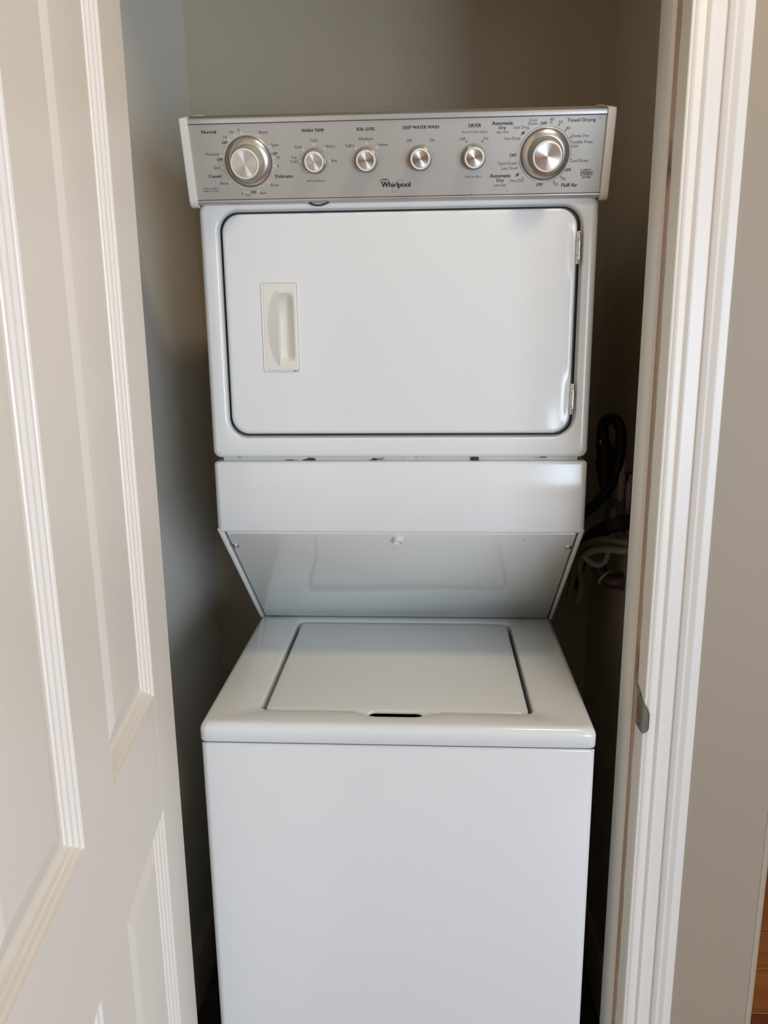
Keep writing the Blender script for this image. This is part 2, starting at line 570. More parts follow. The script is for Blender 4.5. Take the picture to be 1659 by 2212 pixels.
mprof = [(-0.0005, 0.0004), (0.0004, 0.0030), (0.0010, 0.0043), (0.0015, 0.0030), (0.0048, 0.0036), (0.0051, 0.0068), (0.0056, 0.0080), (0.0061, 0.0067),
         (0.0096, 0.0075), (0.0099, 0.0108), (0.0104, 0.0120), (0.0109, 0.0106), (0.0146, 0.0113), (0.0150, 0.0126), (0.0158, 0.0140)]
for (s0, s1) in ((S[1], S[2]), (S[3], S[4])):
    for (z0, z1) in ((Z[1], Z[2]), (Z[3], Z[4])):
        bm = bmesh.new()
        lp = [inset_loop(s0, s1, z0, z1, -0.0005, -0.02)]
        lp += [inset_loop(s0, s1, z0, z1, t, -dd) for t, dd in mprof]
        lp += [inset_loop(s0, s1, z0, z1, 0.0158, -0.02)]
        vl = loft(bm, lp)
        for i in range(4):
            j = (i + 1) % 4
            bm.faces.new((vl[-1][i], vl[-1][j], vl[0][j], vl[0][i]))
        build('panel_molding', bm, M['mold_paint'], door, smooth=20)
        bm = bmesh.new()
        loft(bm, [inset_loop(s0, s1, z0, z1, 0.0152, -0.022), inset_loop(s0, s1, z0, z1, 0.0152, -0.0132), inset_loop(s0, s1, z0, z1, 0.022, -0.0130),
                  inset_loop(s0, s1, z0, z1, 0.023, -0.0126), inset_loop(s0, s1, z0, z1, 0.047, -0.0062), inset_loop(s0, s1, z0, z1, 0.049, -0.0060)], True, True)
        build('panel', bm, M['door_paint'], door, smooth=8)
        build('panel_back', boxm(s0 - .0005, s1 + .0005, -0.0290, -0.0221, z0 - .0005, z1 + .0005), M['door_paint'], door, smooth=0)
for z in (0.25, 1.12, 2.0):
    bm = bmesh.new()
    for k in range(3):
        lathe_z = z + k * 0.03
        bx = bmesh.new()
        lathe(bx, [(0, lathe_z), (.006, lathe_z), (.006, lathe_z + .029), (0, lathe_z + .029)], 16, cap=False)
        me = bpy.data.meshes.new('tmp')
        bx.to_mesh(me)
        bx.free()
        bm.from_mesh(me)
        bpy.data.meshes.remove(me)
    bmesh.ops.translate(bm, verts=bm.verts, vec=(-0.001, -DT - 0.006, 0))
    build('hinge', bm, M['strike'], door)

# ================================================================== STRIKE PLATE
st = thing('strike_plate', 'worn grey metal strike plate with curved lip on the right door jamb', 'strike plate', (JX, -0.19, 0.955))
bm = bmesh.new()
# outline in (y,z) with a latch hole; lip wraps round the jamb corner
cy, cz = -0.19, 0.955
ys = [-0.1655, -0.1700, -0.1740, -0.1795, -0.1850, -0.1885, -0.1930, -0.1980]
def ztop(yv):
    t = (yv + 0.1655) / (-0.0325)
    return 0.0315 - 0.0125 * t
def zbot(yv):
    t = (yv + 0.1655) / (-0.0325)
    return -0.0315 + 0.002 * t
zs = [0, 0.16, 0.30, 0.72, 0.86, 1.0]
grid = []
for yv in ys:
    a, b = zbot(yv), ztop(yv)
    grid.append([bm.verts.new((-0.0012, yv - cy, a + (b - a) * q)) for q in zs])
for i in range(len(ys) - 1):
    for j in range(len(zs) - 1):
        if 1 <= i <= 4 and j == 2:
            continue
        bm.faces.new((grid[i][j], grid[i][j + 1], grid[i + 1][j + 1], grid[i + 1][j]))
# curved lip
prev = grid[-1]
for k in range(1, 9):
    t = k / 8
    ang = t * 1.25
    yy = -0.198 - cy - 0.0115 * math.sin(ang)
    xx = -0.0012 + 0.0115 * (1 - math.cos(ang))
    sh = math.sqrt(1 - 0.86 * t * t)
    zt_, zb_ = -0.004 + 0.0230 * sh, -0.0115 - 0.0180 * sh
    curv = [bm.verts.new((xx, yy, zb_ + (zt_ - zb_) * q)) for q in zs]
    for j in range(len(zs) - 1):
        bm.faces.new((prev[j], prev[j + 1], curv[j + 1], curv[j]))
    prev = curv
bmesh.ops.recalc_face_normals(bm, faces=bm.faces)
bmesh.ops.solidify(bm, geom=bm.faces[:], thickness=0.0012)
build('plate', bm, M['strike'], st, smooth=40)
build('latch_hole', boxm(-0.0010, -0.0004, -0.0035, 0.0195, -0.013, 0.0125), M['raw_wood'], st, smooth=0)
for zz in (-0.0225, 0.0235):
    bm = bmesh.new()
    lathe(bm, [(0, 0), (0.0022, 0), (0.0018, 0.0006), (0, 0.0008)], 14, cap=False)
    build('screw', bm, M['dark_gap'], st, loc=(-0.0013, 0.006, zz), rot=(0, -R90, 0))

# ================================================================== WASHER-DRYER
wd = thing('washer_dryer', 'white stacked laundry center with dryer above and top-loading washer below', 'washer dryer', (0, 0.2, 0))
WDO = Vector((0, 0.2, 0))


def part(name, bm, material, smooth=35, parent=None, loc=None, rot=None):
    """part of the machine; geometry given in world coordinates unless loc is given"""
    o = build(name, bm, material, None, smooth)
    if loc is not None:
        o.location = Vector(loc)
        if rot is not None:
            o.rotation_euler = rot
    par = parent or wd
    base = wd.location.copy()
    o.parent = par
    if par is wd:
        o.location = Vector(o.location) - base
    else:
        # sub-part: parent sits at the machine origin offset (all parents have identity rotation)
        o.location = Vector(o.location) - (base + par.location)
    return o


WX = 0.3024
# --- washer cabinet
bm = bmesh.new()
lp = []
for (ins, z) in ((0.0, 0.03), (0.0, 0.8775), (0.0006, 0.8800), (0.0018, 0.8815), (0.005, 0.8822)):
    lp.append([(p[0], p[1], z) for p in rr(-WX + 0.0008 + ins, WX - 0.0008 - ins, -0.1722 + ins, 0.54 - ins, 0.011)])
loft(bm, lp, True, True)
part('washer_cabinet', bm, M['enamel'], smooth=40)
for sx in (-0.26, 0.26):
    for sy in (-0.13, 0.49):
        bm = bmesh.new()
        lathe(bm, [(0, 0.0), (0.02, 0.0), (0.022, 0.006), (0.014, 0.014), (0.012, 0.032), (0, 0.032)], 20, cap=False)
        part('leveling_foot', bm, M['black_rubber'], loc=(sx, sy, 0.0))

part('top_seam', boxm(-WX + .003, WX - .003, -0.1700, 0.535, 0.8815, 0.8848), M['dark_gap'], smooth=0)


def bumpf(t):
    t = max(0.0, min(1.0, t))
    return t * t * (3 - 2 * t)


def front_bulge(x, w0, w1, amt):
    a = abs(x)
    return amt * (1 - bumpf((a - w0) / (w1 - w0)))


# --- washer top with the lid well
def plan(ins_x, y0, y1, r, z, bulge=0.0, xc=0.0, m=40):
    lo = rr(-ins_x + xc, ins_x + xc, y0, y1, r, 6, m)
    out = []
    for (x, y) in lo:
        yy = y
        if bulge and y < y0 + 0.004 and abs(x) < 0.09:
            yy = y - front_bulge(x + 0.002, 0.030, 0.072, bulge)
        out.append((x, yy, z))
    return out


YT0, YT1 = -0.174, 0.54
bm = bmesh.new()
lp = [plan(WX - .006, YT0 + .006, YT1 - .006, .008, 0.8842), plan(WX - .0010, YT0 + .0010, YT1 - .0010, .011, 0.8843), plan(WX, YT0, YT1, .012, 0.8855), plan(WX, YT0, YT1, .012, 0.9015)]
for i in range(1, 8):
    t = math.radians(90 * i / 7)
    q = 0.0130 * (1 - math.cos(t))
    lp.append(plan(WX - q, YT0 + q, YT1 - q, .012, 0.9015 + 0.0130 * math.sin(t)))
wx, wy0, wy1 = 0.2165, -0.1245, 0.270
lp.append(plan(wx + .004, wy0 - .0020, wy1 + .004, .019, 0.9146, 0.016, -0.001))
lp.append(plan(wx + .0015, wy0 - .0002, wy1 + .0015, .017, 0.9136, 0.016, -0.001))
lp.append(plan(wx - .0005, wy0 + .0018, wy1 - .0005, .015, 0.9112, 0.015, -0.001))
lp.append(plan(wx - .0015, wy0 + .0030, wy1 - .0015, .014, 0.9040, 0.0135, -0.001))
lp.append(plan(wx - .0025, wy0 + .0035, wy1 - .0025, .014, 0.8900, 0.0130, -0.001))
loft(bm, lp, False, False)
top = part('washer_top', bm, M['enamel'], smooth=50)
bm = bmesh.new()
loft(bm, [plan(wx + .002, wy0 - .012, wy1 + .002, .014, 0.8890, 0, -0.001), plan(wx + .002, wy0 - .012, wy1 + .002, .014, 0.8895, 0, -0.001)], True, True)
part('lid_well', bm, M['dark_gap'])


# --- lid with front grip
def lid_loop(q, z, bul, cut=0.0):
    lo = rr(-0.2095 + q, 0.2075 - q, -0.1205 + q, 0.2600 - q, 0.012, 6, 60)
    out = []
    for (x, y) in lo:
        yy = y
        zz = z + 0.0022 * (1 - ((x + .001) / 0.21) ** 2) * (1 - ((y - 0.07) / 0.2) ** 2)
        if y < -0.1205 + q + 0.004 and abs(x + .001) < 0.09:
            a = abs(x + .001)
            lobe = bumpf((a - 0.036) / 0.012) * (1 - bumpf((a - 0.052) / 0.018))
            yy -= bul * lobe
            zz -= bul * 0.18 * lobe
            yy += cut * (1 - bumpf((a - 0.036) / 0.012))
            zz += cut * 0.12 * (1 - bumpf((a - 0.036) / 0.012))
        out.append((x, yy, zz))
    return out


bm = bmesh.new()
lp = [lid_loop(0.001, 0.9015, 0.012, 0.016), lid_loop(0.0, 0.9040, 0.012, 0.015), lid_loop(0.0, 0.9078, 0.0115, 0.010), lid_loop(0.0, 0.9085, 0.011)]
for i in range(1, 6):
    t = math.radians(90 * i / 5)
    lp.append(lid_loop(0.0055 * (1 - math.cos(t)), 0.9085 + 0.0048 * math.sin(t), 0.010 * (1 - i / 5) ** 0.8))
for q in (0.02, 0.05, 0.09, 0.13, 0.17):
    lo = []
    for (x, y) in rr(-0.2095 + q, 0.2075 - q, -0.1205 + q, 0.2600 - q, 0.012, 6, 60):
        lo.append((x, y, 0.9133 + 0.0022 * (1 - ((x + .001) / 0.21) ** 2) * (1 - ((y - 0.07) / 0.2) ** 2)))
    lp.append(lo)
loft(bm, lp, True, True)
part('lid', bm, M['enamel'], smooth=45)

# --- sloping access panel with side rails
P1 = Vector((0, 0.008, 1.170))
P2 = Vector((0, 0.2888, 0.9165))
SD = (P2 - P1)
SL = SD.length
SD.normalize()
SN = Vector((0, SD.z, -SD.y))   # outward (forward / down)


def sp_(x, s, h):
    p = P1 + SD * s + SN * h
    return (x, p.y, p.z)


def slab(bm, x0, x1, s0, s1, h0, h1, r, e=0.002):
    lo = []
    for (q, h) in ((0, h0), (0, h1 - e), (e * .3, h1 - e * .35), (e, h1)):
        lo.append([sp_(a, b, h) for a, b in rr(x0 + q, x1 - q, s0 + q, s1 - q, r)])
    loft(bm, lo, True, True)


bm = bmesh.new()
slab(bm, -0.2900, 0.2925, 0.0015, SL - 0.0015, -0.004, 0.0, 0.004, 0.0016)
part('access_panel', bm, M['enamel_panel'], smooth=40)
for sx in (-1, 1):
    bm = bmesh.new()
    xa, xb = (-0.3030, -0.2945) if sx < 0 else (0.2960, 0.3035)
    a, b = sp_(0, -0.004, 0.0012), sp_(0, SL + 0.004, 0.0012)
    poly = [(0.0005, 1.1775), (a[1], a[2]), (b[1], b[2]), (0.52, 0.9155), (0.52, 1.1775)]
    r = 0.0025
    lo = []
    for (x, q) in ((xa, 1), (xa + r * .3, .3), (xa + r, 0), (xb - r, 0), (xb - r * .3, .3), (xb, 1)):
        off = SN * (-r * q)
        lo.append([(x, poly[0][0], poly[0][1]), (x, poly[1][0] + off.y, poly[1][1] + off.z), (x, poly[2][0] + off.y, poly[2][1] + off.z), (x, poly[3][0], poly[3][1]), (x, poly[4][0], poly[4][1])])
    loft(bm, lo, True, True)
    part('side_rail', bm, M['enamel'], smooth=40)
bm = bmesh.new()
slab(bm, -0.2960, 0.2975, 0.0, SL, -0.03, -0.0085, 0.001, 0.0005)
part('panel_cavity', bm, M['dark_gap'], smooth=0)
slope_rot = SN.to_track_quat('Z', 'Y').to_euler()
for (x, s) in ((-0.2851, (Vector((0, .0452, 1.1362)) - P1).length), (0.2864, (Vector((0, .0447, 1.1366)) - P1).length)):
    bm = bmesh.new()
    lathe(bm, [(0, 0), (0.0072, 0), (0.0070, 0.0006), (0.0058, 0.0007), (0.0054, 0.0014), (0.0040, 0.0022), (0.0024, 0.0021), (0.0020, 0.0006), (0, 0.0006)], 24, cap=False)
    part('panel_screw', bm, M['chrome'], loc=sp_(x, s, 0.0), rot=slope_rot)
bm = bmesh.new()
lathe(bm, [(0.0, 0), (0.0098, 0), (0.0098, 0.0012), (0.0086, 0.002), (0.0082, 0.0075), (0.0078, 0.0086), (0.0062, 0.0086), (0.0056, 0.0076), (0.0054, 0.001), (0, 0.001)], 32, cap=False)
part('lock_socket', bm, M['plastic_white'], loc=sp_(-0.0008, (Vector((0, .0225, 1.157)) - P1).length, 0.0), rot=slope_rot)

# --- middle fascia between washer and dryer
bm = bmesh.new()
lp = []
for (i0, z) in ((0.0105, 1.1705), (0.0060, 1.1712), (0.0022, 1.1728), (0.0, 1.1765), (0.0, 1.2860), (0.0008, 1.2888), (0.0035, 1.2906), (0.0130, 1.2915)):
    lp.append([(p[0], p[1], z) for p in rr(-WX - 0.0005 + i0, WX + .0015 - i0, 0.0 + i0, 0.52, 0.010)])
loft(bm, lp, False, True)
part('lower_fascia', bm, M['enamel'], smooth=40)
bm = bmesh.new()
box(bm, -0.288, 0.289, 0.0135, 0.5, 1.289, 1.300)
part('seam_shelf', bm, M['enamel_seam'], smooth=0)

# --- dryer cabinet
DX = 0.3026
DZB, DZT = 1.2975, 1.690


def fr(x0, x1, z0, z1, r, y, m=1, n=8):
    return [(p[0], y, p[1]) for p in rr(x0, x1, z0, z1, r, n, m)]


bm = bmesh.new()
lp = [fr(-DX, DX, DZB, DZT, .004, 0.52), fr(-DX, DX, DZB, DZT, .012, 0.012)]
for i in range(1, 7):
    t = math.radians(90 * i / 6)
    q = 0.0100 * (1 - math.cos(t))
    lp.append(fr(-DX + q, DX - q, DZB + q * .7, DZT - q * .2, .012, 0.0100 * (1 - math.sin(t))))
rx0, rx1, rz0, rz1, rR = -0.2765, 0.2820, 1.3290, 1.6812, 0.034
lp.append(fr(rx0 - .003, rx1 + .003, rz0 - .003, rz1 + .003, rR + .003, 0.0))
for i in range(1, 7):
    t = math.radians(90 * i / 6)
    q = 0.0055 * math.sin(t)
    lp.append(fr(rx0 - .003 + q, rx1 + .003 - q, rz0 - .003 + q, rz1 + .003 - q, rR + .003 - q, 0.0065 * (1 - math.cos(t))))
lp.append(fr(-.2722, .2772, 1.3330, 1.6770, rR - .006, 0.0082))
vl = loft(bm, lp, True, False)
dk = [fr(-.2722, .2772, 1.3330, 1.6770, rR - .006, 0.0082), fr(-.2718, .2768, 1.3334, 1.6766, rR - .006, 0.0140), fr(-.2712, .2762, 1.3340, 1.6760, rR - .006, 0.0160)]
loft(bm, dk, False, True, mi=1)
bmesh.ops.remove_doubles(bm, verts=bm.verts, dist=1e-6)
part('dryer_cabinet', bm, [M['enamel'], M['gap_grey']], smooth=50)
part('seam_slot', boxm(0.118, 0.131, -0.0002 + .009, 0.02, 1.2912, 1.2965, 0.0015, 2), M['dark_gap'])
part('spot', boxm(0.1437, 0.1445, -0.0003, 0.001, 1.3215, 1.3222), M['ink'])
part('spot', boxm(0.1335, 0.1341, -0.0003, 0.001, 1.3160, 1.3166), M['ink'])

# --- dryer door: pressed sheet, slightly crowned, dimpled beside the hinges
dx0, dx1, dz0, dz1 = -0.2675, 0.2708, 1.3372, 1.6732


def ddisp(x, z):
    v = 0.0
    for zc in (1.617, 1.3905):
        v += 0.0026 * math.exp(-((x - 0.2700) / 0.0055) ** 2 - ((z - zc) / 0.034) ** 4)
    v += 0.0017 * math.exp(-((x - 0.2620) / 0.032) ** 2 - ((z - 1.655) / 0.045) ** 2)
    v += 0.0014 * math.exp(-((x - 0.2620) / 0.022) ** 2 - ((z - 1.350) / 0.040) ** 2)
    v += 0.0006 * bumpf((x - 0.215) / 0.055) ** 1.5
    return v


bm = bmesh.new()
YF = -0.0030
lp = []
for (q, yy) in ((0.0015, 0.0120), (0.0, 0.0100)):
    lp.append(fr(dx0 + q, dx1 - q, dz0 + q, dz1 - q, .028 - q, yy, 40, 8))
for i in range(0, 6):
    t = math.radians(90 * i / 5)
    q = 0.0050 * (1 - math.cos(t))
    b_ = YF + 0.0050 * (1 - math.sin(t))
    lp.append([(p[0], b_ + ddisp(p[0], p[2]) * (i / 5), p[2]) for p in fr(dx0 + q, dx1 - q, dz0 + q, dz1 - q, .028 - q * .5, 0, 40, 8)])
for q in [0.008 + 0.0045 * k for k in range(0, 22)] + [0.112, 0.125, 0.140, 0.155, 0.163]:
    lo = fr(dx0 + q, dx1 - q, dz0 + q, dz1 - q, max(.026 - q * .25, .002), 0, 40, 8)
    lp.append([(p[0], YF + ddisp(p[0], p[2]), p[2]) for p in lo])
loft(bm, lp, True, True)
hx0, hx1, hz0, hz1 = -0.2110, -0.1529, 1.4362, 1.5732
doorp = build('dryer_door', bm, M['door_face'], None, smooth=50)
cut = build('cutter', boxm(hx0 + .003, hx1 - .003, -0.02, 0.04, hz0 + .003, hz1 - .003), M['enamel'], None, smooth=0)
md = doorp.modifiers.new('cut', 'BOOLEAN')
md.object = cut
md.operation = 'DIFFERENCE'
md.solver = 'EXACT'
bpy.context.view_layer.update()
dg = bpy.context.evaluated_depsgraph_get()
me = bpy.data.meshes.new_from_object(doorp.evaluated_get(dg))
doorp.modifiers.clear()
doorp.data = me
bpy.data.objects.remove(cut)
doorp.parent = wd
doorp.location = -Vector(wd.location)

# handle: raised rim, scoop with a blade edge and a finger pocket
bm = bmesh.new()
lo = []
for (q, yy) in ((0.0030, 0.0085), (0.0, 0.0), (0.0, YF - .0010), (0.0006, YF - .0016), (0.0014, YF - .0016), (0.0020, YF - .0008), (0.0026, YF - .0002), (0.0034, YF - .0006), (0.0040, YF - .0010)):
    lo.append(fr(hx0 + q, hx1 - q, hz0 + q, hz1 - q, max(.0042 - q * .5, .001), yy, 1, 8))
vl = loft(bm, lo)
NX, NZ = 64, 96
ax0, ax1, az0, az1 = hx0 + .004, hx1 - .004, hz0 + .004, hz1 - .004
bladeu = (-0.1843 - ax0) / (ax1 - ax0)


def hsurf(x, z, right):
    zc, hz = 1.5035, 0.0590
    v = (z - zc) / hz
    base = YF - .0010
    if not right:
        if abs(v) >= 1:
            return base
        xe = -0.1843 - 0.0185 * (1 - v * v) ** 0.62
        if x <= xe:
            return base
        t = (x - xe) / max(1e-6, (-0.1843 - xe))
        return base + (0.0045 * math.sin(t * math.pi * .5) if False else -0.0058 * t ** 1.1 * (1 - v * v) ** 0.6)
    v2 = (z - zc) / 0.0530
    if abs(v2) >= 1 or x > -0.1588:
        return base
    u = (x + 0.1843) / 0.0255
    edge = (1 - abs(v2) ** 5)
    side = bumpf((1 - u) / 0.62)
    return base + 0.0165 * min(1, edge * 1.15) * side


cols = [ax0 + (-0.1843 - ax0) * i / 34 for i in range(35)]
cols2 = [-0.1843 + (ax1 + 0.1843) * i / 40 for i in range(41)]
rows = [az0 + (az1 - az0) * j / NZ for j in range(NZ + 1)]
gl = [[bm.verts.new((x, hsurf(x, z, False), z)) for z in rows] for x in cols]
gr = [[bm.verts.new((x, hsurf(x, z, True), z)) for z in rows] for x in cols2]
allc = gl + gr
for a, b in zip(allc[:-1], allc[1:]):
    for j in range(NZ):
        bm.faces.new((a[j], b[j], b[j + 1], a[j + 1]))
h = part('handle', bm, M['handle_white'], smooth=38)
h.parent = doorp
h.location = (0, 0, 0)
bm = bmesh.new()
for k in range(34):
    f_ = k / 33
    x = hx0 + .007 + (hx1 - hx0 - .010) * f_
    if random.random() < (0.5 if f_ < 0.35 else 0.15):
        continue
    w = random.uniform(.0003, .0010) * (1.7 if f_ > .8 else 1)
    hh = random.uniform(.00015, .0004) * (2.4 if f_ > .84 else 1)
    zc_ = hz0 + .0012 + random.uniform(-.0002, .0004)
    vs3 = [bm.verts.new((x + w * math.cos(q) * random.uniform(.7, 1.2), YF - .0018, zc_ + hh * math.sin(q) * random.uniform(.6, 1.2))) for q in [i * math.pi / 4 for i in range(8)]]
    bm.faces.new(vs3)
r_o = part('rust_line', bm, M['rust'], smooth=0)
r_o['kind'] = 'stuff'
r_o.parent = doorp
r_o.location = (0, 0, 0)

# hinges of the dryer door
for (z0, z1) in ((1.5927, 1.6412), (1.3663, 1.4147)):
    bm = bmesh.new()
    L_ = z1 - z0
    lathe(bm, [(0, 0), (.0034, 0), (.0040, .0006), (.0040, L_ * .24), (.0036, L_ * .245), (.0046, L_ * .25), (.0046, L_ * .262), (.0036, L_ * .267), (.0040, L_ * .272), (.0040, L_ * .70), (.0036, L_ * .705),
               (.0050, L_ * .71), (.0050, L_ * .724), (.0036, L_ * .729), (.0040, L_ * .734), (.0040, L_ * .955), (.0026, L_ * .985), (0, L_)], 20, cap=False)
    part('door_hinge', bm, M['chrome'], loc=(0.2742, -0.0010, z0), smooth=50)

# small wire loop peeping out under the console
part('wire_loop', tubem([(-0.1330, 0.010, 1.6905), (-0.1300, -0.004, 1.6868), (-0.1230, -0.0072, 1.6836), (-0.1160, -0.0076, 1.6828), (-0.1090, -0.0072, 1.6838), (-0.1020, -0.004, 1.6872), (-0.0990, .010, 1.6905)], 0.0013, 8, 5), M['black_rubber'])

# --- control console (leans forward toward the top)
CO = Vector((0, -0.0060, 1.6877))
CV = Vector((0, -0.0341, 0.1167)).normalized()
CN = Vector((0, -CV.z, CV.y))     # outward


def cp(u, v, w=0.0):
    p = CO + CV * v + CN * w
    return (u, p.y, p.z)


con_rot = Matrix((Vector((1, 0, 0)), CV, CN)).transposed().to_euler()


def con_profile(bm, prof, x0, x1):
    loft(bm, [[cp(x, v, w) for v, w in prof] for x in (x0, x1)], True, True)


UX = 0.3006
bm = bmesh.new()
con_profile(bm, [(0.0060, -0.0010), (0.1085, -0.0010), (0.1085, -0.004), (0.0060, -0.004)], -UX, UX)
panel = part('control_panel', bm, M['silver'], smooth=0)
bm = bmesh.new()
con_profile(bm, [(0.1096, -0.006), (0.1096, 0.0), (0.1100, 0.0006), (0.1150, 0.0006), (0.1160, 0.0), (0.1170, -0.0030), (0.1170, -0.006)], -UX, UX)
part('top_trim', bm, M['silver_trim'], smooth=40)
bm = bmesh.new()
con_profile(bm, [(0.0050, -0.006), (0.0050, 0.0002), (0.0042, 0.0006), (0.0016, 0.0004), (-0.0006, -0.0012), (-0.0026, -0.0044), (-0.0036, -0.0090), (-0.0036, -0.02), (0.0, -0.02)], -UX, UX)
part('bottom_trim', bm, M['silver_trim'], smooth=60)
bm = bmesh.new()
loft(bm, [[cp(x, 0.0, -0.0042), cp(x, 0.1170, -0.0042), cp(x, 0.1195, -0.012), (x, 0.075, 1.812), (x, 0.075, 1.690)] for x in (-UX + .0005, UX - .0005)], True, True)
part('console_body', bm, M['console_dark'], smooth=0)
for sx in (-1, 1):
    out = []
    # cap outline (v,w) with rounded lower front corner, going back to the rear
    pr = [(0.1185, 0.0010), (0.1175, 0.0030), (0.1150, 0.0036), (0.0060, 0.0036)]
    for i in range(1, 9):
        t = math.radians(90 * i / 8)
        pr.append((0.0060 - 0.0125 * math.sin(t), 0.0036 - 0.0125 * (1 - math.cos(t))))
    ptsw = [Vector(cp(0, v, w)) for v, w in pr]
    poly = [(p.y, p.z) for p in ptsw] + [(0.02, ptsw[-1].z + 0.001), (0.055, 1.700), (0.078, 1.705), (0.078, 1.826), (0.05, 1.826)]
    cx = sum(p[0] for p in poly) / len(poly)
    cz_ = sum(p[1] for p in poly) / len(poly)
    bm = bmesh.new()
    xa, xb = UX, 0.3122
    lo = []
    for (x, k) in ((xa, 0.0), (xa + .0002, 0.0), (xb - .0030, 0.0), (xb - .0012, .004), (xb - .0003, .012), (xb, .026)):
        lo.append([(sx * x, p[0] + (cx - p[0]) * k, p[1] + (cz_ - p[1]) * k) for p in poly])
    loft(bm, lo, True, True)
    part('end_cap', bm, M['plastic_white'], smooth=40)

# --- knobs
def small_knob(u, v, ang):
    bm = bmesh.new()
    # 0 base grey, 1 white ring, 2 brushed cap, 3 pointer
    lathe(bm, [(0.0178, 0.0), (0.0178, 0.0016), (0.0172, 0.0030), (0.0166, 0.0032), (0.0160, 0.0040), (0.0148, 0.0130), (0.0142, 0.0150), (0.0136, 0.0156), (0.0120, 0.0157), (0.0117, 0.0150)], 56,
          [0, 0, 0, 0, 0, 0, 1, 1, 1, 1])
    # pointer: a wedge fin on the skirt
    p0, p1 = 0.0118, 0.0168
    w0, w1 = 0.0052, 0.0030
    prof = [(p0, -w0, .0151), (p0, w0, .0151), (p1 - .002, w1, .0120), (p1, w1 * .9, .0075), (p1, -w1 * .9, .0075), (p1 - .002, -w1, .0120)]
    ca, sa = math.cos(ang), math.sin(ang)
    T = lambda q: (q[0] * ca - q[1] * sa, q[0] * sa + q[1] * ca, q[2])
    topv = [bm.verts.new(T((q[0], q[1], q[2] + .0012))) for q in prof]
    botv = [bm.verts.new(T((q[0] - .001, q[1] * 1.1, 0.004))) for q in prof]
    bm.faces.new(topv).material_index = 3
    for i in range(6):
        j = (i + 1) % 6
        bm.faces.new((topv[i], topv[j], botv[j], botv[i])).material_index = 3
    k = part('knob', bm, [M['knob_grey'], M['ring_white'], M['knob_grey'], M['pointer']], loc=cp(u, v, -0.0010), rot=con_rot, smooth=30)
    bm = bmesh.new()
    lathe(bm, [(0.0, 0.0), (0.0118, 0.0), (0.0118, 0.0004), (0.0114, 0.0008), (0.0, 0.0009)], 56, cap=False)
    c = build('knob_cap', bm, M['brushed'], k, smooth=20)
    c.location = (0, 0, 0.0150)
    return k


small_knob(-0.1180, 0.0570, math.radians(0))
small_knob(-0.0422, 0.0572, math.radians(45))
small_knob(0.0367, 0.0577, math.radians(58))
small_knob(0.1145, 0.0577, math.radians(118))


def big_knob(u, v, body, dial_mat):
    bm = bmesh.new()
    lathe(bm, [(0.0352, 0.0), (0.0352, 0.0010), (0.0345, 0.0018), (0.0340, 0.0010), (0.0336, 0.0010), (0.0334, 0.0030), (0.0322, 0.0048), (0.0262, 0.0085), (0.0250, 0.0086)], 72,
          [0, 0, 0, 1, 1, 0, 0, 0, 0])
    d_ = part('dial', bm, [dial_mat, M['console_dark']], loc=cp(u, v, -0.0010), rot=con_rot, smooth=30)
    bm = bmesh.new()
    lathe(bm, [(0.0252, 0.0084), (0.0252, 0.0110), (0.0240, 0.0125), (0.0214, 0.0290), (0.0206, 0.0306), (0.0200, 0.0310), (0.0188, 0.0311), (0.0185, 0.0302)], 72,
          [0, 0, 0, 0, 1, 1, 1, 1])
    k = part('knob', bm, [body, M['ring_white']], loc=cp(u, v, -0.0010), rot=con_rot, smooth=30)
    bm = bmesh.new()
    lathe(bm, [(0.0, 0.0), (0.0186, 0.0), (0.0186, 0.0005), (0.0180, 0.0010), (0.0, 0.0012)], 72, cap=False)
    c = build('knob_cap', bm, M['brushed'], k, smooth=20)
    c.location = (0, 0, 0.0301)


big_knob(-0.2165, 0.0580, M['knob_clear'], M['dial'])
big_knob(0.2165, 0.0590, M['knob_grey'], M['dial'])

